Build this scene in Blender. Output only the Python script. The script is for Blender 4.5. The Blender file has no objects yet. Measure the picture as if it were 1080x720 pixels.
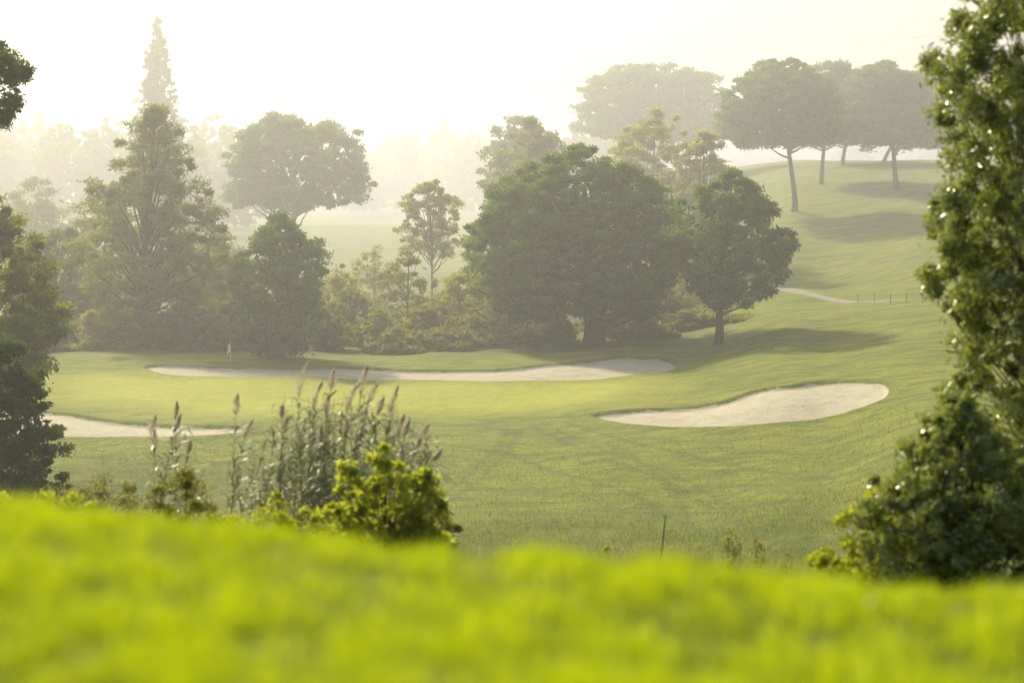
import bpy, math, numpy as np
from mathutils import Vector
F=2100.0; HY=200.0
sc=bpy.context.scene
# ---------------------------------------------------------------- terrain function
CP=[(-900,515),(0,527),(200,550),(400,574),(600,591),(850,612),(1080,628),(2200,650)]
def prof(px,far):
    cy=np.interp(px,[c[0] for c in CP],[c[1] for c in CP]); s=-(cy-HY)/F; z6=s*6
    near=[(-60,-1.2),(0,-.97),(3,-.95),(4.5,s*6*.97),(6,z6),(8,s*8-.4),(15,s*15-1.2),(24,s*24-1.6),(34,s*34-1.7),(45,s*45-1.6),(60,s*60-1.3)]
    a=near+far
    return np.array([p[0] for p in a],float),np.array([p[1] for p in a],float)
tail=[(450,-8),(600,-7),(1000,-4),(3500,2)]
L0=[(75,-13.6),(90,-14.2),(104,-14.2),(112,-13.6),(120,-13.3),(130,-13.1),(145,-12.6),(155,-12.9),(200,-14),(300,-10),(380,-6.5)]+tail
L3=[(75,-14.9),(90,-15.2),(100,-15.0),(107,-14.0),(113,-13.5),(120,-13.3),(130,-13.1),(140,-12.9),(150,-12.5),(160,-12.9),(200,-14.5),(280,-12),(330,-9.2),(380,-6.9)]+tail
L5=[(75,-14.9),(90,-15.0),(100,-14.6),(110,-14.0),(118,-13.5),(128,-13.1),(140,-12.9),(150,-12.5),(160,-12.9),(200,-14.5),(280,-12),(330,-9.2),(380,-7)]+tail
L7=[(75,-14.9),(90,-14.8),(100,-14.2),(108,-13.5),(118,-12.95),(128,-12.8),(140,-12.6),(150,-12.1),(165,-11.9),(200,-12),(250,-6),(300,0),(340,2.5),(420,2.5),(600,0),(1000,0),(3500,2)]
L8=[(75,-14.9),(90,-14.4),(100,-13.7),(108,-13.1),(120,-11.8),(130,-11.1),(145,-10.4),(158,-9.75),(168,-9.8),(185,-9.3),(200,-7.9),(230,-3.4),(260,.6),(300,4),(340,5),(420,4),(600,0),(1000,0),(3500,2)]
L10=[(75,-13.5),(90,-12.9),(100,-12.2),(110,-11.3),(120,-10.6),(135,-9.8),(150,-9.1),(170,-8.4),(200,-5.6),(230,-1.6),(260,1.4),(300,4.4),(340,5),(420,4),(600,0),(1000,0),(3500,2)]
COLS=[(-900,L0),(0,L0),(150,L3),(300,L3),(540,L5),(700,L7),(850,L8),(1000,L10),(2200,L10)]
PX=[c[0] for c in COLS]; PR=[prof(c[0],c[1]) for c in COLS]
def T(x,D):
    x=np.asarray(x,float); D=np.asarray(D,float); x,D=np.broadcast_arrays(x,D)
    px=540+F*x/np.maximum(D,5)
    w=.025*np.abs(D)+.05
    Z=[]
    for (d,z) in PR:
        Z.append(sum(np.interp(D+w*k,d,z) for k in(-1,-.5,0,.5,1))/5)
    out=np.array(Z[0],float)
    for i in range(len(PX)-1):
        t=np.clip((px-PX[i])/(PX[i+1]-PX[i]),0,1); t=t*t*(3-2*t)
        out=np.where(px>=PX[i],Z[i]*(1-t)+Z[i+1]*t,out)
    far=np.clip((D-60)/30,0,1)
    out=out+far*(.10*np.sin(x*.21+D*.09)+.07*np.sin(x*.43-D*.27+1)+.04*np.sin(x*.9+D*.7))
    nr=np.clip((9-D)/3,0,1)
    out=out+nr*(.012*np.sin(x*2.3+1)+.008*np.sin(x*5.1+D*2))
    return out
def hit(px,py,d0=95,d1=260):
    D=np.arange(d0,d1,.1); z=T((px-540)/F*D,D); y=HY-F*z/D
    k=np.argmax(y<=py); 
    if not (y<=py).any(): k=np.argmin(y)
    return ((px-540)/F*D[k],D[k])
def poly(pts,**k): return np.array([hit(a,b,**k) for a,b in pts])
def segd(P,A,B):
    ab=B-A; t=np.clip(((P-A)@ab)/max(ab@ab,1e-9),0,1)
    return np.hypot(*(P-(A+t[:,None]*ab)).T)
def sdf(P,pl):
    d=np.full(len(P),1e9); ins=np.zeros(len(P),bool)
    n=len(pl)
    for i in range(n):
        A=pl[i];B=pl[(i+1)%n]
        d=np.minimum(d,segd(P,A,B))
        c=((A[1]>P[:,1])!=(B[1]>P[:,1]))
        with np.errstate(divide='ignore',invalid='ignore'):
            xi=(B[0]-A[0])*(P[:,1]-A[1])/(B[1]-A[1]+1e-12)+A[0]
        ins^=c&(P[:,0]<xi)
    return np.where(ins,d,-d)
def smooth_poly(p,it=2):
    for _ in range(it):
        q=np.roll(p,-1,0); p=np.stack([.75*p+.25*q,.25*p+.75*q],1).reshape(-1,2)
    return p
bR=smooth_poly(poly([(616,438),(660,434),(700,431),(740,428),(768,423),(788,415),(812,409),(835,408),(850,404),(890,401),(937,403),(942,411),(932,422),(905,432),(870,440),(830,446),(790,450),(740,451),(690,450),(650,446)]))
bB=smooth_poly(poly([(148,385),(230,387),(330,389),(420,390),(500,391),(560,387),(620,381),(670,376.5),(706,379),(719,386),(702,393),(650,399),(580,402),(500,403),(420,400),(300,399),(200,398),(160,393)],d0=118,d1=156))
bL=smooth_poly(poly([(-60,429),(0,433),(60,435),(100,442),(150,447),(210,450),(268,451),(274,456),(210,461),(120,462),(60,460),(-60,461)],d0=90,d1=135))
gP=smooth_poly(poly([(120,393),(300,402),(450,404),(600,403),(670,400),(690,408),(640,424),(520,433),(400,436),(280,438),(170,432),(60,418),(70,400)],d0=105,d1=150))
pP=poly([(780,297),(800,300),(850,306),(925,317.5),(990,322),(990,325.5),(925,322),(850,311.5),(800,304),(780,300)],d0=160,d1=230)
tracks=[[(548,452),(542,465),(532,480),(510,500),(482,522),(455,545)],[(536,452),(530,465),(518,480),(496,500),(467,522),(440,540)],
 [(560,448),(600,468),(650,488),(710,512),(765,540),(800,565)],[(575,447),(620,468),(668,486),(730,510),(785,540)],
 [(640,466),(680,490),(715,520),(735,570)],[(520,470),(590,498),(690,532),(770,575)],[(600,446),(680,470),(780,492),(880,505)]]
tracks=[poly(t,d0=78,d1=130) for t in tracks]
# ---------------------------------------------------------------- node helpers
def newmat(name):
    m=bpy.data.materials.new(name); m.use_nodes=True; nt=m.node_tree; nt.nodes.clear()
    o=nt.nodes.new('ShaderNodeOutputMaterial'); return m,nt,o
def noise(nt,vec,scale,detail=3,rough=.6):
    n=nt.nodes.new('ShaderNodeTexNoise'); n.inputs['Scale'].default_value=scale; n.inputs['Detail'].default_value=detail; n.inputs['Roughness'].default_value=rough
    nt.links.new(vec,n.inputs['Vector']); return n.outputs['Fac']
def math_(nt,op,a,b=None,clamp=False):
    n=nt.nodes.new('ShaderNodeMath'); n.operation=op; n.use_clamp=clamp
    for i,v in enumerate((a,b)):
        if v is None: continue
        if isinstance(v,(int,float)): n.inputs[i].default_value=v
        else: nt.links.new(v,n.inputs[i])
    return n.outputs[0]
def maprange(nt,v,a,b,c=0.,d=1.):
    n=nt.nodes.new('ShaderNodeMapRange'); n.clamp=True
    for i,x in zip((1,2,3,4),(a,b,c,d)): n.inputs[i].default_value=x
    nt.links.new(v,n.inputs[0]); return n.outputs[0]
def mix(nt,f,a,b):
    n=nt.nodes.new('ShaderNodeMix'); n.data_type='RGBA'
    if isinstance(f,(int,float)): n.inputs[0].default_value=f
    else: nt.links.new(f,n.inputs[0])
    for i,v in ((6,a),(7,b)):
        if isinstance(v,tuple): n.inputs[i].default_value=(*v,1)
        else: nt.links.new(v,n.inputs[i])
    return n.outputs[2]
def attr(nt,name):
    n=nt.nodes.new('ShaderNodeAttribute'); n.attribute_name=name; return n.outputs['Fac']
# ---------------------------------------------------------------- materials
def leaf_mat(name,dark,light,trans=.4,gloss=0,rough=.4,tcol=None):
    m,nt,o=newmat(name)
    c=mix(nt,attr(nt,'tone_light'),dark,light)
    d=nt.nodes.new('ShaderNodeBsdfDiffuse'); nt.links.new(c,d.inputs[0])
    t=nt.nodes.new('ShaderNodeBsdfTranslucent')
    tc=mix(nt,.5,c,tcol) if tcol else c
    nt.links.new(tc,t.inputs[0])
    a=nt.nodes.new('ShaderNodeMixShader'); a.inputs[0].default_value=trans
    nt.links.new(d.outputs[0],a.inputs[1]); nt.links.new(t.outputs[0],a.inputs[2])
    if gloss:
        g=nt.nodes.new('ShaderNodeBsdfGlossy'); g.inputs['Roughness'].default_value=rough; g.inputs[0].default_value=(.8,.8,.7,1)
        b=nt.nodes.new('ShaderNodeMixShader'); b.inputs[0].default_value=gloss
        nt.links.new(a.outputs[0],b.inputs[1]); nt.links.new(g.outputs[0],b.inputs[2]); a=b
    nt.links.new(a.outputs[0],o.inputs[0]); return m
M_pine=leaf_mat('pine_needles',(.018,.045,.006),(.16,.27,.018),.45,tcol=(.30,.44,.02))
M_pine2=leaf_mat('pine_needles_olive',(.045,.065,.01),(.26,.29,.028),.5,tcol=(.40,.44,.025))
M_dark=leaf_mat('dark_evergreen_leaves',(.02,.042,.01),(.11,.16,.025),.42,tcol=(.18,.26,.03))
M_gold=leaf_mat('yellowing_leaves',(.18,.19,.02),(.50,.46,.04),.55,tcol=(.62,.58,.04))
M_olive=leaf_mat('olive_leaves',(.06,.085,.02),(.29,.34,.08),.48,.12,.3,tcol=(.50,.56,.07))
M_bush=leaf_mat('shrub_leaves',(.16,.20,.012),(.46,.50,.03),.6,.04,tcol=(.68,.70,.03))
M_scrub=leaf_mat('scrub_leaves',(.10,.115,.02),(.33,.32,.055),.5,tcol=(.44,.42,.05))
M_blade=leaf_mat('turf_blades',(.07,.14,.002),(.52,.62,.005),.55,.07,.22,tcol=(.74,.82,.004))
M_reed=leaf_mat('reed_leaves',(.13,.15,.08),(.36,.38,.20),.5,.06,tcol=(.40,.42,.16))
M_plume=leaf_mat('reed_plume',(.38,.32,.23),(.72,.64,.48),.6)
M_straw=leaf_mat('dry_grass_blades',(.16,.19,.02),(.48,.47,.10),.5)
M_tuft=leaf_mat('rough_grass_blades',(.10,.15,.012),(.38,.42,.04),.5)
def bark(name,a,b):
    m,nt,o=newmat(name); tc=nt.nodes.new('ShaderNodeTexCoord')
    mp=nt.nodes.new('ShaderNodeMapping'); mp.inputs['Scale'].default_value=(1,1,.25); nt.links.new(tc.outputs['Object'],mp.inputs[0])
    f=noise(nt,mp.outputs[0],9,4); c=mix(nt,maprange(nt,f,.35,.65),a,b)
    p=nt.nodes.new('ShaderNodeBsdfPrincipled'); p.inputs['Roughness'].default_value=.9; nt.links.new(c,p.inputs[0])
    bp=nt.nodes.new('ShaderNodeBump'); bp.inputs['Distance'].default_value=.04; nt.links.new(f,bp.inputs['Height']); nt.links.new(bp.outputs[0],p.inputs['Normal'])
    nt.links.new(p.outputs[0],o.inputs[0]); return m
M_bark=bark('tree_bark',(.03,.022,.015),(.10,.075,.05))
M_stem=bark('cane_stem',(.14,.14,.07),(.26,.24,.12))
def plain(name,col,rough=.6):
    m,nt,o=newmat(name); p=nt.nodes.new('ShaderNodeBsdfPrincipled'); tc=nt.nodes.new('ShaderNodeTexCoord')
    c=mix(nt,noise(nt,tc.outputs['Object'],3),tuple(x*.85 for x in col),col); nt.links.new(c,p.inputs[0]); p.inputs['Roughness'].default_value=rough
    nt.links.new(p.outputs[0],o.inputs[0]); return m
M_white=plain('white_paint',(.8,.8,.78)); M_wood=plain('weathered_wood',(.2,.15,.11),.9); M_wire=plain('cable',(.2,.2,.2))
M_cloth,nt,o=newmat('white_nylon'); d=nt.nodes.new('ShaderNodeBsdfDiffuse'); d.inputs[0].default_value=(.85,.85,.83,1); t=nt.nodes.new('ShaderNodeBsdfTranslucent'); t.inputs[0].default_value=(.85,.85,.83,1)
a=nt.nodes.new('ShaderNodeMixShader'); a.inputs[0].default_value=.5; nt.links.new(d.outputs[0],a.inputs[1]); nt.links.new(t.outputs[0],a.inputs[2]); nt.links.new(a.outputs[0],o.inputs[0])
# ground
Mg,nt,o=newmat('golf_course_ground')
tc=nt.nodes.new('ShaderNodeTexCoord'); V=tc.outputs['Object']
mpn=nt.nodes.new('ShaderNodeMapping'); mpn.inputs['Rotation'].default_value=(0,0,.9); mpn.inputs['Scale'].default_value=(.35,1,1); nt.links.new(V,mpn.inputs[0])
n1=noise(nt,V,.10,4); n2=noise(nt,V,.9,4,.65); n3=noise(nt,V,6,4,.75); n4=noise(nt,V,.35,4); n5=noise(nt,mpn.outputs[0],.8,5,.7)
fair=mix(nt,maprange(nt,n2,.3,.7),(.26,.32,.006),(.48,.50,.013))
fair=mix(nt,maprange(nt,n1,.42,.6,0,.8),fair,(.50,.47,.02))
fair=mix(nt,maprange(nt,n5,.42,.62,0,.85),fair,(.16,.22,.006))
rough_shade=mix(nt,maprange(nt,n3,.35,.65),(.07,.11,.006),(.28,.32,.016))  # rough grass colour, darkened to carry painted shade as well
rough_shade=mix(nt,maprange(nt,n4,.48,.64,0,.8),rough_shade,(.40,.35,.045))
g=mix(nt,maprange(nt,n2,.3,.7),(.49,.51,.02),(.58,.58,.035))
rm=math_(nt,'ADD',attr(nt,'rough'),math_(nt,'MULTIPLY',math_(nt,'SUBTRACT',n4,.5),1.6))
col=mix(nt,maprange(nt,rm,.25,.8),fair,rough_shade)
fine=maprange(nt,n3,.35,.7,.0,.75)
col=mix(nt,fine,col,(.11,.155,.006))
gm=maprange(nt,math_(nt,'ADD',attr(nt,'green'),math_(nt,'MULTIPLY',n4,3.0)),-2.2,3.8)
col=mix(nt,gm,col,g)
tm=maprange(nt,math_(nt,'ADD',attr(nt,'track'),math_(nt,'MULTIPLY',n2,.6)),.25,.75,.48,0)
col=mix(nt,tm,col,(.09,.13,.01))
sd=math_(nt,'ADD',attr(nt,'sand'),math_(nt,'MULTIPLY',math_(nt,'SUBTRACT',n2,.5),.6))
lip=math_(nt,'MULTIPLY',maprange(nt,sd,-.5,.1),maprange(nt,n3,.3,.6,.25,.65))
col=mix(nt,lip,col,(.10,.15,.012))
sandc=mix(nt,maprange(nt,n3,.3,.7),(.52,.44,.28),(.66,.58,.41)); sandc=mix(nt,maprange(nt,n2,.45,.72,0,.7),sandc,(.42,.34,.20))
sm=maprange(nt,sd,.10,.2)
col=mix(nt,sm,col,sandc)
pm=maprange(nt,math_(nt,'ADD',attr(nt,'path'),math_(nt,'MULTIPLY',math_(nt,'SUBTRACT',n2,.5),.4)),-.1,.1)
col=mix(nt,pm,col,(.5,.43,.32))
p=nt.nodes.new('ShaderNodeBsdfPrincipled'); p.inputs['Roughness'].default_value=.85; p.inputs['Specular IOR Level'].default_value=.2
nt.links.new(col,p.inputs[0])
hm=math_(nt,'ADD',n3,math_(nt,'MULTIPLY',n2,2.0))
bp=nt.nodes.new('ShaderNodeBump'); bp.inputs['Distance'].default_value=.25; nt.links.new(maprange(nt,sm,0,1,.95,.4),bp.inputs['Strength']); nt.links.new(hm,bp.inputs['Height']); nt.links.new(bp.outputs[0],p.inputs['Normal'])
nt.links.new(p.outputs[0],o.inputs[0])
# ---------------------------------------------------------------- mesh helper
def mesh_obj(name,V,quads=None,tris=None,mats=(),tone_light=None,matidx=None,smooth=False,attrs=None):
    me=bpy.data.meshes.new(name)
    quads=np.zeros((0,4),int) if quads is None else quads; tris=np.zeros((0,3),int) if tris is None else tris
    nv=len(V);nq=len(quads);ntr=len(tris)
    me.vertices.add(nv); me.vertices.foreach_set('co',np.asarray(V,np.float32).ravel())
    me.loops.add(nq*4+ntr*3); me.loops.foreach_set('vertex_index',np.concatenate([quads.ravel(),tris.ravel()]).astype(np.int32))
    me.polygons.add(nq+ntr)
    me.polygons.foreach_set('loop_start',np.concatenate([np.arange(nq)*4,nq*4+np.arange(ntr)*3]).astype(np.int32))
    for m in mats: me.materials.append(m)
    if matidx is not None: me.polygons.foreach_set('material_index',np.asarray(matidx,np.int32))
    me.polygons.foreach_set('use_smooth',np.full(nq+ntr,smooth))
    for k,a in (attrs or {}).items():
        at=me.attributes.new(k,'FLOAT','POINT'); at.data.foreach_set('value',np.asarray(a,np.float32))
    if tone_light is not None:
        at=me.attributes.new('tone_light','FLOAT','POINT'); at.data.foreach_set('value',np.asarray(tone_light,np.float32))
    me.update(calc_edges=True)
    ob=bpy.data.objects.new(name,me); sc.collection.objects.link(ob); return ob
def unit(a): return a/np.maximum(np.linalg.norm(a,axis=-1,keepdims=True),1e-9)
class B:
    def __init__(s): s.v=[];s.q=[];s.m=[];s.r=[];s.n=0
    def add(s,v,q,m,r):
        s.v.append(v);s.q.append(q+s.n);s.m.append(np.full(len(q),m));s.r.append(r);s.n+=len(v)
    def leaves(s,c,t,side,L,W,m,r):
        n=len(c); L=np.broadcast_to(L,n)[:,None]; W=np.broadcast_to(W,n)[:,None]
        v=np.stack([c-t*L/2,c+side*W/2+t*L*.05,c+t*L/2,c-side*W/2+t*L*.05],1).reshape(-1,3)
        s.add(v,np.arange(n*4).reshape(n,4),m,np.repeat(np.clip(r,0,1),4))
    def tube(s,P,rad,m,k=6,r=.5):
        P=np.asarray(P,float);n=len(P);rad=np.broadcast_to(rad,n)
        d=unit(np.gradient(P,axis=0)); ref=np.array([1,0.13,0.05]) if abs(d[0][0])<.8 else np.array([0,1,.1])
        a=unit(np.cross(d,ref)); b=np.cross(d,a)
        th=np.arange(k)*2*math.pi/k
        v=(P[:,None]+rad[:,None,None]*(np.cos(th)[None,:,None]*a[:,None]+np.sin(th)[None,:,None]*b[:,None])).reshape(-1,3)
        i=np.arange(n-1)[:,None]*k; j=np.arange(k)[None];j2=(j+1)%k
        q=np.stack([i+j,i+j2,i+k+j2,i+k+j],-1).reshape(-1,4)
        s.add(v,q,m,np.full(len(v),r))
    def build(s,name,mats,loc):
        ob=mesh_obj(name,np.concatenate(s.v),np.concatenate(s.q),mats=mats,tone_light=np.concatenate(s.r),matidx=np.concatenate(s.m))
        ob.location=loc; return ob
P_dome=[(0,.62),(.07,.82),(.26,1),(.53,.98),(.75,.80),(.89,.52),(.96,.30),(1,.14)]
P_umb=[(0,.80),(.10,.97),(.3,1),(.55,.95),(.78,.78),(.92,.52),(1,.28)]
P_cone=[(0,.9),(.15,1),(.35,.98),(.55,.84),(.72,.6),(.85,.40),(.95,.22),(1,.06)]
P_spire=[(0,1),(.2,.9),(.5,.64),(.75,.38),(.92,.16),(1,.03)]
P_round=[(0,.45),(.2,.85),(.45,1),(.7,.85),(.88,.5),(1,.1)]
P_bush=[(0,.9),(.3,1),(.6,.85),(.85,.5),(1,.1)]
def crown_part(b,rng,cx,cy,z0,z1,R,prof,ncl,rcl,nleaf,L,W,flat=.65,edge=.35,mleaf=0,irr=.14,up=.25,fill=0):
    h=np.linspace(0,1,200); hp=[p[0] for p in prof]; rp=[p[1] for p in prof]; pr=np.interp(h,hp,rp)
    w=pr**1.3+.1; w/=w.sum(); hh=rng.choice(h,ncl,p=w)+rng.uniform(-.01,.01,ncl); ang=rng.uniform(0,2*math.pi,ncl)
    ph=rng.uniform(0,6.28,4)
    irf=lambda hh,ang: (1+irr*np.sin(2*ang+ph[0])*.6+irr*np.sin(3*ang+ph[1]+hh*4)+irr*.7*np.sin(7*ang+ph[2]+hh*9))
    rr=np.interp(hh,hp,rp)*R*irf(hh,ang)
    rc=rcl*rng.uniform(.5,1.5,ncl)
    r=np.maximum(rr-rc*.5,.05)*rng.uniform(0,1,ncl)**edge
    C=np.stack([cx+r*np.cos(ang),cy+r*np.sin(ang),z0+hh*(z1-z0)-rc*flat*.6],1)
    per=max(nleaf//ncl,1); n=per*ncl
    ci=np.repeat(np.arange(ncl),per)
    d=unit(rng.normal(size=(n,3))); d[:,2]=np.where(rng.random(n)<.35,np.abs(d[:,2]),d[:,2])
    rad=(rc[ci]*rng.uniform(.15,1.1,n)**.6)[:,None]*np.array([1,1,flat])*(1+.15*rng.normal(size=(n,1)))
    c=C[ci]+d*rad
    t=unit(d+rng.normal(size=(n,3))*.75+np.array([0,0,up])); s=unit(np.cross(t,rng.normal(size=(n,3))))
    cr=rng.uniform(0,1,ncl)
    tone_light=.5*cr[ci]+.25*rng.random(n)+.28*d[:,2]+.1  # random tone plus painted light: clumps vary, upward-facing leaves lighter
    b.leaves(c,t,s,L*rng.uniform(.6,1.4,n),W*rng.uniform(.7,1.3,n),mleaf,tone_light)
    if fill:   # inner foliage, larger sprays, crown shade painted in as darker leaf tones
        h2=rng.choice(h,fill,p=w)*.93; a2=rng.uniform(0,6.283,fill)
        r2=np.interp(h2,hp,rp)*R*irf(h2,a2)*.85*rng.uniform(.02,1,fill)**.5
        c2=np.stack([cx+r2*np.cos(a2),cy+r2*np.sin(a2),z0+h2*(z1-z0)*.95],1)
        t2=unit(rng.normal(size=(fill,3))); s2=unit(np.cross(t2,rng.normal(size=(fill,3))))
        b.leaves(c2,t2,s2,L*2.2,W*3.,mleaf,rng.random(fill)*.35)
    return C
def make_tree(name,px,D,ytop,ycb,halfw,prof=P_round,ncl=120,rcl=1.0,nleaf=30000,L=.35,W=.13,mat=None,tr=.3,flat=.65,seed=0,edge=.35,pxtrunk=None,limbs=40,irr=.14,extra=None,limbk=1.,up=.25,fill=0):
    """px = crown centre, pxtrunk = trunk foot; heights from the survey of the photo at distance D"""
    rng=np.random.default_rng(seed+int(px*7)%997+int(D*13)+5000)
    x=(px-540)/F*D; xt=x if pxtrunk is None else (pxtrunk-540)/F*D
    zb=float(T(xt,D)); zt=-(ytop-HY)/F*D-zb; zc=-(ycb-HY)/F*D-zb; zc=max(zc,.1)
    R=halfw/F*D; b=B(); cx=x-xt
    C=crown_part(b,rng,cx,0,zc,zt,R,prof,ncl,rcl,nleaf,L,W,flat,edge,irr=irr,up=up,fill=fill)
    for (dx,h0,h1,r_,n_,nl_) in (extra or []):
        C2=crown_part(b,rng,cx+dx/F*D,rng.uniform(-.3,.3),max(-(h0-HY)/F*D-zb,.05),-(h1-HY)/F*D-zb,r_/F*D,P_round,n_,rcl,nl_,L,W,flat,edge); C=np.concatenate([C,C2])
    top=zc+(zt-zc)*(.75 if prof in(P_dome,P_umb,P_round) else .97)
    hs=np.linspace(-.4,top,12); f=np.clip(hs/max(top,.1),0,1)
    tx=cx*f**1.3+.15*np.sin(f*5+seed)*min(1,tr*3); ty=.12*np.sin(f*4+1+seed)*min(1,tr*3)
    tx[0]=0
    b.tube(np.stack([tx,ty,hs],1),tr*(1-.8*f)+tr*.35*np.exp(-np.maximum(hs,0)*2/ max(tr*3,.3)),1,8)
    if limbs:
        for i in rng.permutation(len(C))[:limbs]:
            c=C[i]; hz=np.clip(zc*.75+(c[2]-zc)*.55, .15*top,top*.95); rh=math.hypot(c[0]-cx,c[1])
            hz=min(hz,max(c[2]-.25*rh,.12*top))
            s=np.array([np.interp(hz,hs,tx),np.interp(hz,hs,ty),hz]); u=np.linspace(0,1,6)[:,None]
            P=s+(c-s)*u*.9; P[:,2]+=-.10*rh*np.sin(u[:,0]*math.pi)*rng.uniform(.2,1); P[:,:2]+=rng.normal(size=(6,2))*.03*rh*np.sin(u*math.pi)
            r0=tr*(.42-.25*hz/top)*limbk
            b.tube(P,r0*(1-u[:,0])+.008*max(.6,D/60),1,5)
    return b.build(name,(mat or M_pine,M_bark),(xt,D,zb))
# ---------------------------------------------------------------- ground sheet
Dr=np.concatenate([np.arange(-60,2,4),np.arange(2,10,.12),np.arange(10,60,1.5),np.arange(60,98,.4),np.arange(98,158,.2),np.arange(158,260,.7),np.arange(260,500,4),np.geomspace(500,3500,30)])
pc=np.concatenate([-np.geomspace(4200,620,36),np.arange(-600,601,2.6),np.geomspace(620,4200,36)])/F
DD,SS=np.meshgrid(Dr,pc,indexing='ij')
XX=np.where(DD<30,SS*(np.maximum(DD,0)*.65+10.5),SS*DD)
x=XX.ravel();D=DD.ravel(); z=T(x,D)
Pt=np.stack([x,D],1); n=len(x)
sand=np.full(n,-9.);green=np.full(n,-9.);path=np.full(n,-9.);track=np.full(n,9.)
m=(D>88)&(D<160)&(np.abs(x)<70)
sand[m]=np.maximum(np.maximum(sdf(Pt[m],bR),sdf(Pt[m],bB)),sdf(Pt[m],bL)); green[m]=sdf(Pt[m],gP)
m2=(D>155)&(D<235)&(x>5)&(x<80); path[m2]=sdf(Pt[m2],pP)
m3=(D>76)&(D<132)&(np.abs(x)<30)
for t in tracks:
    for a,b_ in zip(t[:-1],t[1:]): 
        tt=track[m3]; track[m3]=np.minimum(tt,segd(Pt[m3],a,b_))
z=z+np.where(sand>0,-.17*np.clip(sand/.35,0,1)+.12*np.clip((sand-.6)/3,0,1),.08*np.exp(-((sand+.3)/.5)**2))
pxx=540+F*x/np.maximum(D,5)
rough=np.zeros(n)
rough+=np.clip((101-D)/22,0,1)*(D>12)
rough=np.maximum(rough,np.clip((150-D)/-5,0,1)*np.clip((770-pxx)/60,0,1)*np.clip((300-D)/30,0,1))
rough=np.maximum(rough,np.clip((500-pxx)/90,0,1)*np.clip((107-D)/6,0,1)*(D>12)*.95)  # lower left: rough grass, its dark colour also standing in for tree shade
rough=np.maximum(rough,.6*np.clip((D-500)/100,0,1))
nr,nc=DD.shape; i=np.arange(nr-1)[:,None]*nc; j=np.arange(nc-1)[None]
q=np.stack([i+j,i+j+1,i+nc+j+1,i+nc+j],-1).reshape(-1,4)
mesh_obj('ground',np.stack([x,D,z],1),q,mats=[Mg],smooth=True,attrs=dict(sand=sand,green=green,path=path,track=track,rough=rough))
# ---------------------------------------------------------------- foreground turf blades
def blades(name,x,y,z,h,w,mat,rng,bend=.5,tone_light=None):
    n=len(x); a=rng.uniform(0,6.283,n); d=np.stack([np.cos(a),np.sin(a),0*a],1)
    bd=rng.uniform(0,6.283,n); bv=np.stack([np.cos(bd),np.sin(bd),0*a],1)*(bend*h*rng.uniform(.2,1,n))[:,None]
    c=np.stack([x,y,z],1); up=np.array([0,0,1.])
    w=np.broadcast_to(w,n)
    v=np.stack([c-d*w[:,None]/2,c+d*w[:,None]/2,c+bv*.35+up*(h*.6)[:,None]+d*w[:,None]*.35,c+bv*.35+up*(h*.6)[:,None]-d*w[:,None]*.35,c+bv+up*h[:,None]],1).reshape(-1,3)
    k=np.arange(n)[:,None]*5
    return mesh_obj(name,v,k+np.array([[0,1,2,3]]),k+np.array([[3,2,4]]),mats=[mat],tone_light=np.repeat(rng.random(n) if tone_light is None else tone_light,5))
rng=np.random.default_rng(3)
n=150000; y=rng.uniform(2.3,8.2,n); x=rng.uniform(-1,1,n)*(1.2+.45*y)
def vnoise(x,y,s,seed):
    g=np.random.default_rng(seed).random((64,64)); X=(x*s)%63; Y=(y*s)%63; i=X.astype(int); j=Y.astype(int); fx=X-i; fy=Y-j; fx=fx*fx*(3-2*fx); fy=fy*fy*(3-2*fy)
    return g[i,j]*(1-fx)*(1-fy)+g[i+1,j]*fx*(1-fy)+g[i,j+1]*(1-fx)*fy+g[i+1,j+1]*fx*fy
pat=.3*vnoise(x,y*.6,2.2,1)+.7*vnoise(x,y*.5,9,2); pat=np.clip((pat-.34)/.28,0,1)
h=(.02+.03*rng.random(n))*(.5+1.2*pat); w_=np.full(n,.006)
r_=np.clip(.2*rng.random(n)+.85*pat*rng.random(n)**.3,0,1)
highlight_=rng.random(n)<.03; w_[highlight_]=.016; h[highlight_]=np.maximum(h[highlight_],.045); r_[highlight_]=1.  # scattered broad blades at palest tone, highlights painted into the turf
blades('foreground_grass',x,y,T(x,y)-.004,h,w_,M_blade,rng,.7,r_)
n=95000; y=rng.uniform(76,108,n); px=rng.uniform(60,960,n); x=(px-540)/F*y
k=rng.random(n)<np.clip(.35+(94-y)/14,0.25,1)*(.2+1.1*vnoise(x+100,y,.35,5)); x=x[k];y=y[k]
blades('rough_grass',x,y,T(x,y)-.01,.07+.24*rng.random(len(x))**2,.026,M_tuft,rng,.8,rng.random(len(x)))
# ---------------------------------------------------------------- trees
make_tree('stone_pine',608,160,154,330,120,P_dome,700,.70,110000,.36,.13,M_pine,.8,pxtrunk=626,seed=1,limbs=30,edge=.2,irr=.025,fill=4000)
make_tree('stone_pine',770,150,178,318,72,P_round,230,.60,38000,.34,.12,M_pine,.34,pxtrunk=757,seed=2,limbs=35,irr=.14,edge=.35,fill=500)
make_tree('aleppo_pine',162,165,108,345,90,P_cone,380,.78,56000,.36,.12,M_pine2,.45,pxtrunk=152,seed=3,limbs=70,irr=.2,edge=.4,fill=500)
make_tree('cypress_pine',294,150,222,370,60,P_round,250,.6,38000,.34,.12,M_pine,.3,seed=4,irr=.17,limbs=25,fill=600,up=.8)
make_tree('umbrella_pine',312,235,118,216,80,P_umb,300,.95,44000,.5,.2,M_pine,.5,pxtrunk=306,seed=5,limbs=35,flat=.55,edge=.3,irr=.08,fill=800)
make_tree('spruce_tree',166,285,12,215,38,P_spire,560,.55,30000,.5,.18,M_dark,.4,seed=6,limbs=60,flat=.8,edge=.45,irr=.08,up=-.2,fill=300)
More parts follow.
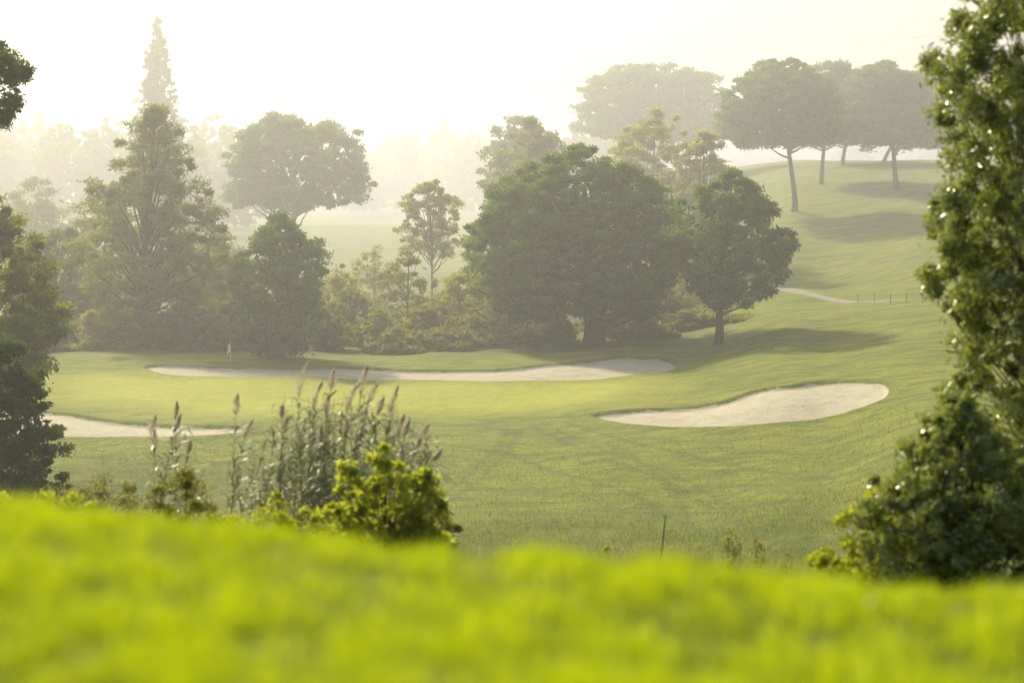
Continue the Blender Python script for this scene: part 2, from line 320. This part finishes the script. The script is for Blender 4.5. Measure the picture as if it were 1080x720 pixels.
make_tree('umbrella_pine',688,320,66,144,90,P_umb,340,1.2,34000,.65,.3,M_pine,.6,pxtrunk=716,seed=7,limbs=22,flat=.5,edge=.25,irr=.05,fill=1400)
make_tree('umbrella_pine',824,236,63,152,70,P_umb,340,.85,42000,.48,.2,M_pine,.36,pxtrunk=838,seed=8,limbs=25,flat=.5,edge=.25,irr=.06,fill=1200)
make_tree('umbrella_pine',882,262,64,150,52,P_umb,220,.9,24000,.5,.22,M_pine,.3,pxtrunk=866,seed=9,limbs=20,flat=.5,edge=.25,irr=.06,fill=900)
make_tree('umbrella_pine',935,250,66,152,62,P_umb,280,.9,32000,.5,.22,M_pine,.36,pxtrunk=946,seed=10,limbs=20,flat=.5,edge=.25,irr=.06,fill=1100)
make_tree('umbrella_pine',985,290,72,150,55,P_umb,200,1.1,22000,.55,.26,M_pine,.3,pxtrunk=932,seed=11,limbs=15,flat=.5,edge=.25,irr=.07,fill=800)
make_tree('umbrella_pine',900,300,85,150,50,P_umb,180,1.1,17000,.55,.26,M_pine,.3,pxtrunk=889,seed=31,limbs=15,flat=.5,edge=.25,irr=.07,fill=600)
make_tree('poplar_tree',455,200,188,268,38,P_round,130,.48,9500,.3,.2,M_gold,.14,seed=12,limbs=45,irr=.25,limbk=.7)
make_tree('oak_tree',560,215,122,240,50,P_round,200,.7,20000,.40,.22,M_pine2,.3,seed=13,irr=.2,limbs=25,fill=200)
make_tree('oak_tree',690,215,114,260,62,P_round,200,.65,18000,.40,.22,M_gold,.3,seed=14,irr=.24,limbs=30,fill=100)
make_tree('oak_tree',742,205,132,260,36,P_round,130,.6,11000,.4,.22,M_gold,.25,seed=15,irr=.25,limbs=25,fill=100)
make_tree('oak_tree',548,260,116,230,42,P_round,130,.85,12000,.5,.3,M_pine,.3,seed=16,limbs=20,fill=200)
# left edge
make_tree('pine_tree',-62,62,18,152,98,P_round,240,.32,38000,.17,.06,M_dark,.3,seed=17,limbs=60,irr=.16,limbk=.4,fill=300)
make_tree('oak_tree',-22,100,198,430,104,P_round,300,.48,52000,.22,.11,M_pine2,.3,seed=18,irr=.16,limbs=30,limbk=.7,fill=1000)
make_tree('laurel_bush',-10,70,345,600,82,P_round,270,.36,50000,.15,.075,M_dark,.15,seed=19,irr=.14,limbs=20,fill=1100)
make_tree('oak_tree',60,175,235,370,62,P_round,190,.7,19000,.36,.2,M_pine2,.25,seed=20,irr=.2,limbs=25,fill=300)
make_tree('oak_tree',110,190,205,370,62,P_round,190,.75,19000,.4,.2,M_scrub,.25,seed=21,irr=.2,limbs=25,fill=300)
make_tree('oak_tree',38,240,185,300,48,P_round,140,.8,12000,.45,.22,M_pine2,.25,seed=22,irr=.2,limbs=20,fill=300)
make_tree('oak_tree',225,185,250,370,52,P_round,170,.65,16000,.36,.2,M_scrub,.25,seed=23,irr=.2,limbs=25,fill=300)
make_tree('oak_tree',215,215,230,320,48,P_round,150,.7,12000,.36,.22,M_pine2,.25,seed=24,irr=.2,limbs=20,fill=300)
# shrub belt
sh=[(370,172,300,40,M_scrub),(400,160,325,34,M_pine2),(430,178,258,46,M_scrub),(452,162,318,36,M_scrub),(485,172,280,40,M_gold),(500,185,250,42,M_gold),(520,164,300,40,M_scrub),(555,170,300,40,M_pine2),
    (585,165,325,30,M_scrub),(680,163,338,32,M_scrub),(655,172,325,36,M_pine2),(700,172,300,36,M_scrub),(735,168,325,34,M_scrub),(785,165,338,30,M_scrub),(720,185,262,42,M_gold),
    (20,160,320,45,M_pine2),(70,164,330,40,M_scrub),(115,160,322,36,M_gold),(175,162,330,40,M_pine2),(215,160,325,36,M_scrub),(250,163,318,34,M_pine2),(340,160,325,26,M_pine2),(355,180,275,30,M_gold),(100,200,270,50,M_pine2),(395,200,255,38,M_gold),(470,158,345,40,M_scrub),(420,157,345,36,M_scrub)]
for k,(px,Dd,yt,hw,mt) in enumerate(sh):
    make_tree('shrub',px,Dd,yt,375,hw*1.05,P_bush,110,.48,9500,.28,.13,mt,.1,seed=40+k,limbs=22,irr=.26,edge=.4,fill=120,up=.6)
# distant woods: one object
b=B(); rng=np.random.default_rng(11)
def blob(px,D_,yt,hw,prof=P_dome,nl=2500):
    x=(px-540)/F*D_; zb=float(T(x,D_)); zt=-(yt-HY)/F*D_
    R=hw/F*D_
    crown_part(b,rng,x,D_,zb+min(2.,(zt-zb)*.2),zt,R,prof,90,R*.16,nl,1.0,.6,.7,.3,irr=.12,fill=250)
for px in np.arange(-260,260,30):
    blob(px+rng.uniform(-9,9),rng.uniform(340,400),rng.uniform(118,136),rng.uniform(32,44),P_dome)
for px in np.arange(370,560,20):
    blob(px+rng.uniform(-6,6),rng.uniform(520,620),np.interp(px,[370,410,480,560],[165,134,132,158])+rng.uniform(-6,6),rng.uniform(20,30),P_round,2000)
for px in np.arange(-700,-260,50): blob(px,rng.uniform(340,420),rng.uniform(120,150),45)
for px in np.arange(560,700,24): blob(px,rng.uniform(430,480),rng.uniform(125,145),26,P_round,2000)
for px in np.arange(1020,1700,40): blob(px+rng.uniform(-9,9),rng.uniform(300,360),rng.uniform(75,110),rng.uniform(36,48))
for px in np.arange(-900,1900,40): blob(px+rng.uniform(-9,9),rng.uniform(800,950),rng.uniform(150,172),rng.uniform(24,40),P_round,1200)
b.build('distant_woodland',(M_pine,),(0,0,0))
# ---------------------------------------------------------------- near right tree + bush
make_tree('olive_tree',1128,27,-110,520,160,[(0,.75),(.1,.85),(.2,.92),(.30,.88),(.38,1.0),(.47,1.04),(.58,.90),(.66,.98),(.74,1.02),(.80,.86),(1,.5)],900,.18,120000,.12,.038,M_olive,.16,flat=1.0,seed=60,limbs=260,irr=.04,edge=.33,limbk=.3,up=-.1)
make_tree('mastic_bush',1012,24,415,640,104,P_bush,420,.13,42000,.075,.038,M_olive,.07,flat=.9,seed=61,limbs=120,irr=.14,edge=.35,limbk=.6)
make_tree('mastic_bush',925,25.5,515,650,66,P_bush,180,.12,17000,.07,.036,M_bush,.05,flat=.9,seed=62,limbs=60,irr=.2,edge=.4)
# ---------------------------------------------------------------- reeds & weeds
def reed_clump(name,items,seed):
    rng=np.random.default_rng(seed); b=B(); px0,D0=items[0][0],items[0][1]; x0=(px0-540)/F*D0; z0=float(T(x0,D0))
    for (px,D_,yt,lean,plume) in items:
        xt=(px-540)/F*D_; zt=-(yt-HY)/F*D_; xb=xt-lean; zb=float(T(xb,D_))
        u=np.linspace(0,1,14); P=np.stack([xb+(xt-xb)*u**2.2-x0,D_-D0+.15*u**2*rng.normal()+0*u,zb+(zt-zb)*u-z0],1)
        b.tube(P,.011*(1-.7*u),1,5)
        H=zt-zb
        nl=int(H*12); k=rng.uniform(.3,.95,nl); base=np.stack([np.interp(k,u,P[:,i]) for i in range(3)],1)
        a=rng.uniform(0,6.283,nl); dirh=np.stack([np.cos(a)+.25,np.sin(a)*.8,0*a],1); Ll=rng.uniform(.4,.95,nl)*(1.15-.5*k)
        seg=5; rr=rng.random(nl); prev=base; wprev=np.full(nl,.03); side=np.stack([-np.sin(a),np.cos(a),0*a+.25],1)
        for s in range(seg):
            el=1.2-(s+1)*.46*rng.uniform(.7,1.2,nl); st=(dirh*np.cos(el)[:,None]+np.array([0,0,1.])*np.sin(el)[:,None])*(Ll/seg)[:,None]
            nx=prev+st; wn=.042*(1-((s+1)/seg)**1.6)+.001+0*wprev
            v=np.stack([prev-side*wprev[:,None]/2,prev+side*wprev[:,None]/2,nx+side*wn[:,None]/2,nx-side*wn[:,None]/2],1).reshape(-1,3)
            b.add(v,np.arange(nl*4).reshape(nl,4),0,np.repeat(rr,4)); prev=nx; wprev=wn
        if plume:
            plume=plume*1.15*rng.uniform(.8,1.1); n=230; h=rng.random(n)*plume; tip=P[-1]; d0=unit((P[-1]-P[-3])[None])[0]; bend=rng.uniform(-.2,.9)
            wv=.075*rng.uniform(.7,1.1)*np.sin(np.clip(h/plume,0,1)**.6*math.pi)*rng.uniform(.1,1.15,n)+.006
            a=rng.uniform(0,6.283,n); off=np.stack([np.cos(a),np.sin(a),0*a],1)*wv[:,None]
            c=tip-d0*.14+d0*h[:,None]+off; c[:,0]+=bend*h**2; c[:,2]-=.2*abs(bend)*h**2
            t=unit(d0+off*9+rng.normal(size=(n,3))*.2); s=unit(np.cross(t,rng.normal(size=(n,3))))
            b.leaves(c,t,s,.12,.009,2,rng.random(n))
    return b.build(name,(M_reed,M_stem,M_plume),(x0,D0,z0))
rng=np.random.default_rng(21)
def items(lst):
    return [(a+rng.uniform(-3,3),34+rng.uniform(-1.5,1.5),y+2+rng.uniform(-7,7),rng.uniform(-.1,.35)+l,pl*rng.uniform(.8,1.1)) for a,y,l,pl in lst]
reed_clump('giant_reed',items([(157,448,-.2,.4),(160,470,-.3,.3),(187,425,.0,.25),(188,445,.1,.3),(203,465,.4,.25),(178,480,-.3,0),(214,490,.4,0),(168,500,-.4,0),(228,505,.4,0),(195,490,.1,0),(208,500,.2,0),(180,495,0,0)]),1)
reed_clump('giant_reed',items([(250,425,-.1,.4),(260,450,.1,.3),(245,480,-.3,0),(268,490,.2,0),(255,495,.2,0)]),2)
big=[(293,430,-.2,.2),(303,445,-.1,.25),(318,400,0,.45),(330,418,0,.45),(316,445,.1,.35),(345,428,.1,.3),(353,405,.1,.35),(366,420,.1,.4),(378,410,.15,.4),(391,412,.25,.4),(400,428,.25,.3),(410,432,.3,.3),(367,445,0,.3),
  (424,450,.4,.3),(444,460,.5,.25),(460,475,.6,.2),(414,418,.4,.35),(432,440,.4,.25),(385,440,.2,.3),(340,450,0,.25),(436,465,.4,.25)]
for k in range(50): big.append((rng.uniform(276,456),rng.uniform(432,515),rng.uniform(-.4,.5),0))
for k in range(14): big.append((rng.uniform(285,430),rng.uniform(405,440),rng.uniform(-.2,.3),0))
reed_clump('giant_reed',items(big),3)
make_tree('fig_bush',408,30,462,640,42,P_round,80,.12,2600,.13,.075,M_bush,.03,flat=.9,seed=70,limbs=60,irr=.3,edge=.6,extra=[(44,600,482,24,36,1200),(-40,600,472,20,30,900),(22,600,522,36,50,2000)])
make_tree('fig_bush',370,31,515,650,62,P_bush,90,.15,5500,.10,.055,M_bush,.03,flat=.9,seed=71,limbs=40,irr=.3)
make_tree('bramble_bush',295,29,515,650,82,P_bush,100,.15,8500,.07,.04,M_bush,.03,flat=.9,seed=72,limbs=40,irr=.3)
make_tree('bramble_bush',195,31,495,640,72,P_bush,90,.16,9000,.075,.038,M_scrub,.03,flat=.9,seed=73,limbs=40,irr=.3)
make_tree('bramble_bush',448,34,522,650,52,P_bush,80,.15,8000,.075,.038,M_scrub,.03,flat=.9,seed=74,limbs=40,irr=.3)
make_tree('bramble_bush',60,33,500,640,84,P_bush,90,.17,9000,.075,.038,M_bush,.03,flat=.9,seed=75,limbs=30,irr=.3)
make_tree('bramble_bush',110,60,500,560,70,P_bush,70,.25,7000,.10,.05,M_scrub,.03,flat=.9,seed=76,limbs=30,irr=.3)
for px,yt in ((770,553),(800,565),(735,572),(830,580),(640,575)):
    make_tree('weed_plant',px,40,yt,650,18,P_round,30,.12,1100,.07,.03,M_straw,.012,flat=1,seed=px,limbs=25,irr=.3,limbk=.6)
n=7000; y=rng.uniform(36,44,n); px=rng.uniform(460,900,n); x=(px-540)/F*y
zt=-(rng.uniform(0,1,n)**.6*64+556+12*np.sin(px*.05)-HY)/F*y; z=T(x,y); blades('wild_grass',x,y,z,np.clip(zt-z,.2,2.2),.02,M_straw,rng,.25)
# dead stick
b=B(); x0=(692-540)/F*38; z0=float(T(x0,38.))
b.tube([(0,0,-.1),(.0,0,.6),(.02,0,1.0),(.06,.02,1.5),(.18,0,-(543-HY)/F*38-z0)],[.03,.028,.024,.02,.012],0,6)
b.tube([(.02,0,1.0),(-.06,0,1.2),(-.08,0,1.35)],[.014,.01,.006],0,5)
b.build('dead_branch',(M_bark,),(x0,38,z0))
# ---------------------------------------------------------------- flag
xf,Df=hit(243,383,d0=125,d1=155); zf=float(T(xf,Df))
fl=bpy.data.objects.new('golf_flag',None); sc.collection.objects.link(fl); fl.location=(xf,Df,zf)
b=B(); b.tube([(0,0,-.1),(0,0,.6),(0,0,1.55)],.018,0,8); p1=b.build('flagstick',(M_white,),(0,0,0)); p1.parent=fl
u=np.linspace(0,1,9);v=np.linspace(0,1,5);U,Vv=np.meshgrid(u,v,indexing='ij')
Z=1.52-.65*Vv-.25*U; Y=-.06*np.sin(U*5+Vv*3); X=.02+ -.24*U+.05*np.sin(Vv*4)*U
i=np.arange(8)[:,None]*5;j=np.arange(4)[None]
p2=mesh_obj('flag_cloth',np.stack([X.ravel(),Y.ravel(),Z.ravel()],1),np.stack([i+j,i+j+1,i+6+j,i+5+j],-1).reshape(-1,4),mats=[M_cloth],smooth=True); p2.parent=fl
# rope fence beside the path
b=B(); prev=None
for px in np.arange(905,1060,17):
    xx,dd=hit(px,319+ (px-880)*.01,d0=155,d1=230); zz=float(T(xx,dd))
    b.tube([(xx,dd,zz-.2),(xx,dd,zz+.4),(xx,dd,zz+.75)],.03,0,6)
    if prev is not None:
        P=np.linspace(prev,(xx,dd,zz+.68),7); P[:,2]-=.12*np.sin(np.linspace(0,1,7)*math.pi); b.tube(P,.008,0,5)
    prev=(xx,dd,zz+.68)
b.build('rope_fence',(M_wood,),(0,0,0))
# power line
b=B()
for dz in (0,3.2):
    u=np.linspace(0,1,40); P=np.stack([-150+300*u,300+20*u,13+dz+13*u-7*np.sin(u*math.pi)+4,],1); b.tube(P,.02,0,4)
for (X,Y,Z) in ((-150,300,17),(150,320,30)):
    zb=float(T(X,Y)); b.tube([(X,Y,zb-1),(X,Y,Z+2),(X,Y,Z+5)],.16,1,8)
b.build('power_line',(M_wire,M_wood),(0,0,0))
# ---------------------------------------------------------------- mist (thin over the green, thicker in the valley behind)
def mist(name,y0,dens,z1):
    me=bpy.data.meshes.new(name); x0,x1,y1,z0=-1500-y0*.01,1500+y0*.01,3400+y0*.01,-24-y0*.001
    v=[(a,b_,c) for a in(x0,x1) for b_ in(y0,y1) for c in(z0,z1)]
    me.from_pydata(v,[],[(0,1,3,2),(4,6,7,5),(0,4,5,1),(2,3,7,6),(0,2,6,4),(1,5,7,3)]); ob=bpy.data.objects.new(name,me); sc.collection.objects.link(ob)
    m,nt,o=newmat('morning_mist'); vs=nt.nodes.new('ShaderNodeVolumeScatter'); vs.inputs['Density'].default_value=dens; vs.inputs['Anisotropy'].default_value=.5; vs.inputs['Color'].default_value=(1,.985,.89,1)
    nt.links.new(vs.outputs[0],o.inputs['Volume']); me.materials.append(m)
mist('mist',24,.0014,30)
mist('mist',172,.0022,29)
# ---------------------------------------------------------------- light
el=math.radians(33); az=math.radians(-27)
Sv=Vector((math.sin(az)*math.cos(el),math.cos(az)*math.cos(el),math.sin(el)))
ld=bpy.data.lights.new('sun','SUN'); ld.energy=5; ld.angle=math.radians(4); ld.color=(1,.93,.70)
lo=bpy.data.objects.new('sun',ld); lo.rotation_euler=Sv.to_track_quat('Z','Y').to_euler(); sc.collection.objects.link(lo)
w=bpy.data.worlds.new('World'); sc.world=w; w.use_nodes=True; nt=w.node_tree; nt.nodes.clear()
sk=nt.nodes.new('ShaderNodeTexSky'); sk.sky_type='NISHITA'; sk.sun_disc=False; sk.sun_elevation=el; sk.sun_rotation=az; sk.dust_density=4.0
bg=nt.nodes.new('ShaderNodeBackground'); bg.inputs[1].default_value=.14; wo=nt.nodes.new('ShaderNodeOutputWorld')
nt.links.new(sk.outputs[0],bg.inputs[0]); nt.links.new(bg.outputs[0],wo.inputs[0])
sc.view_settings.view_transform='Standard'; sc.view_settings.look='None'; sc.view_settings.exposure=0
# ---------------------------------------------------------------- camera
cd=bpy.data.cameras.new('camera'); cd.lens=70; cd.sensor_width=36; cd.shift_y=-160/1080; cd.clip_end=8000; cd.clip_start=.1
cd.dof.use_dof=True; cd.dof.focus_distance=120; cd.dof.aperture_fstop=1.2
co=bpy.data.objects.new('camera',cd); co.rotation_euler=(math.radians(90),0,0); sc.collection.objects.link(co); sc.camera=co
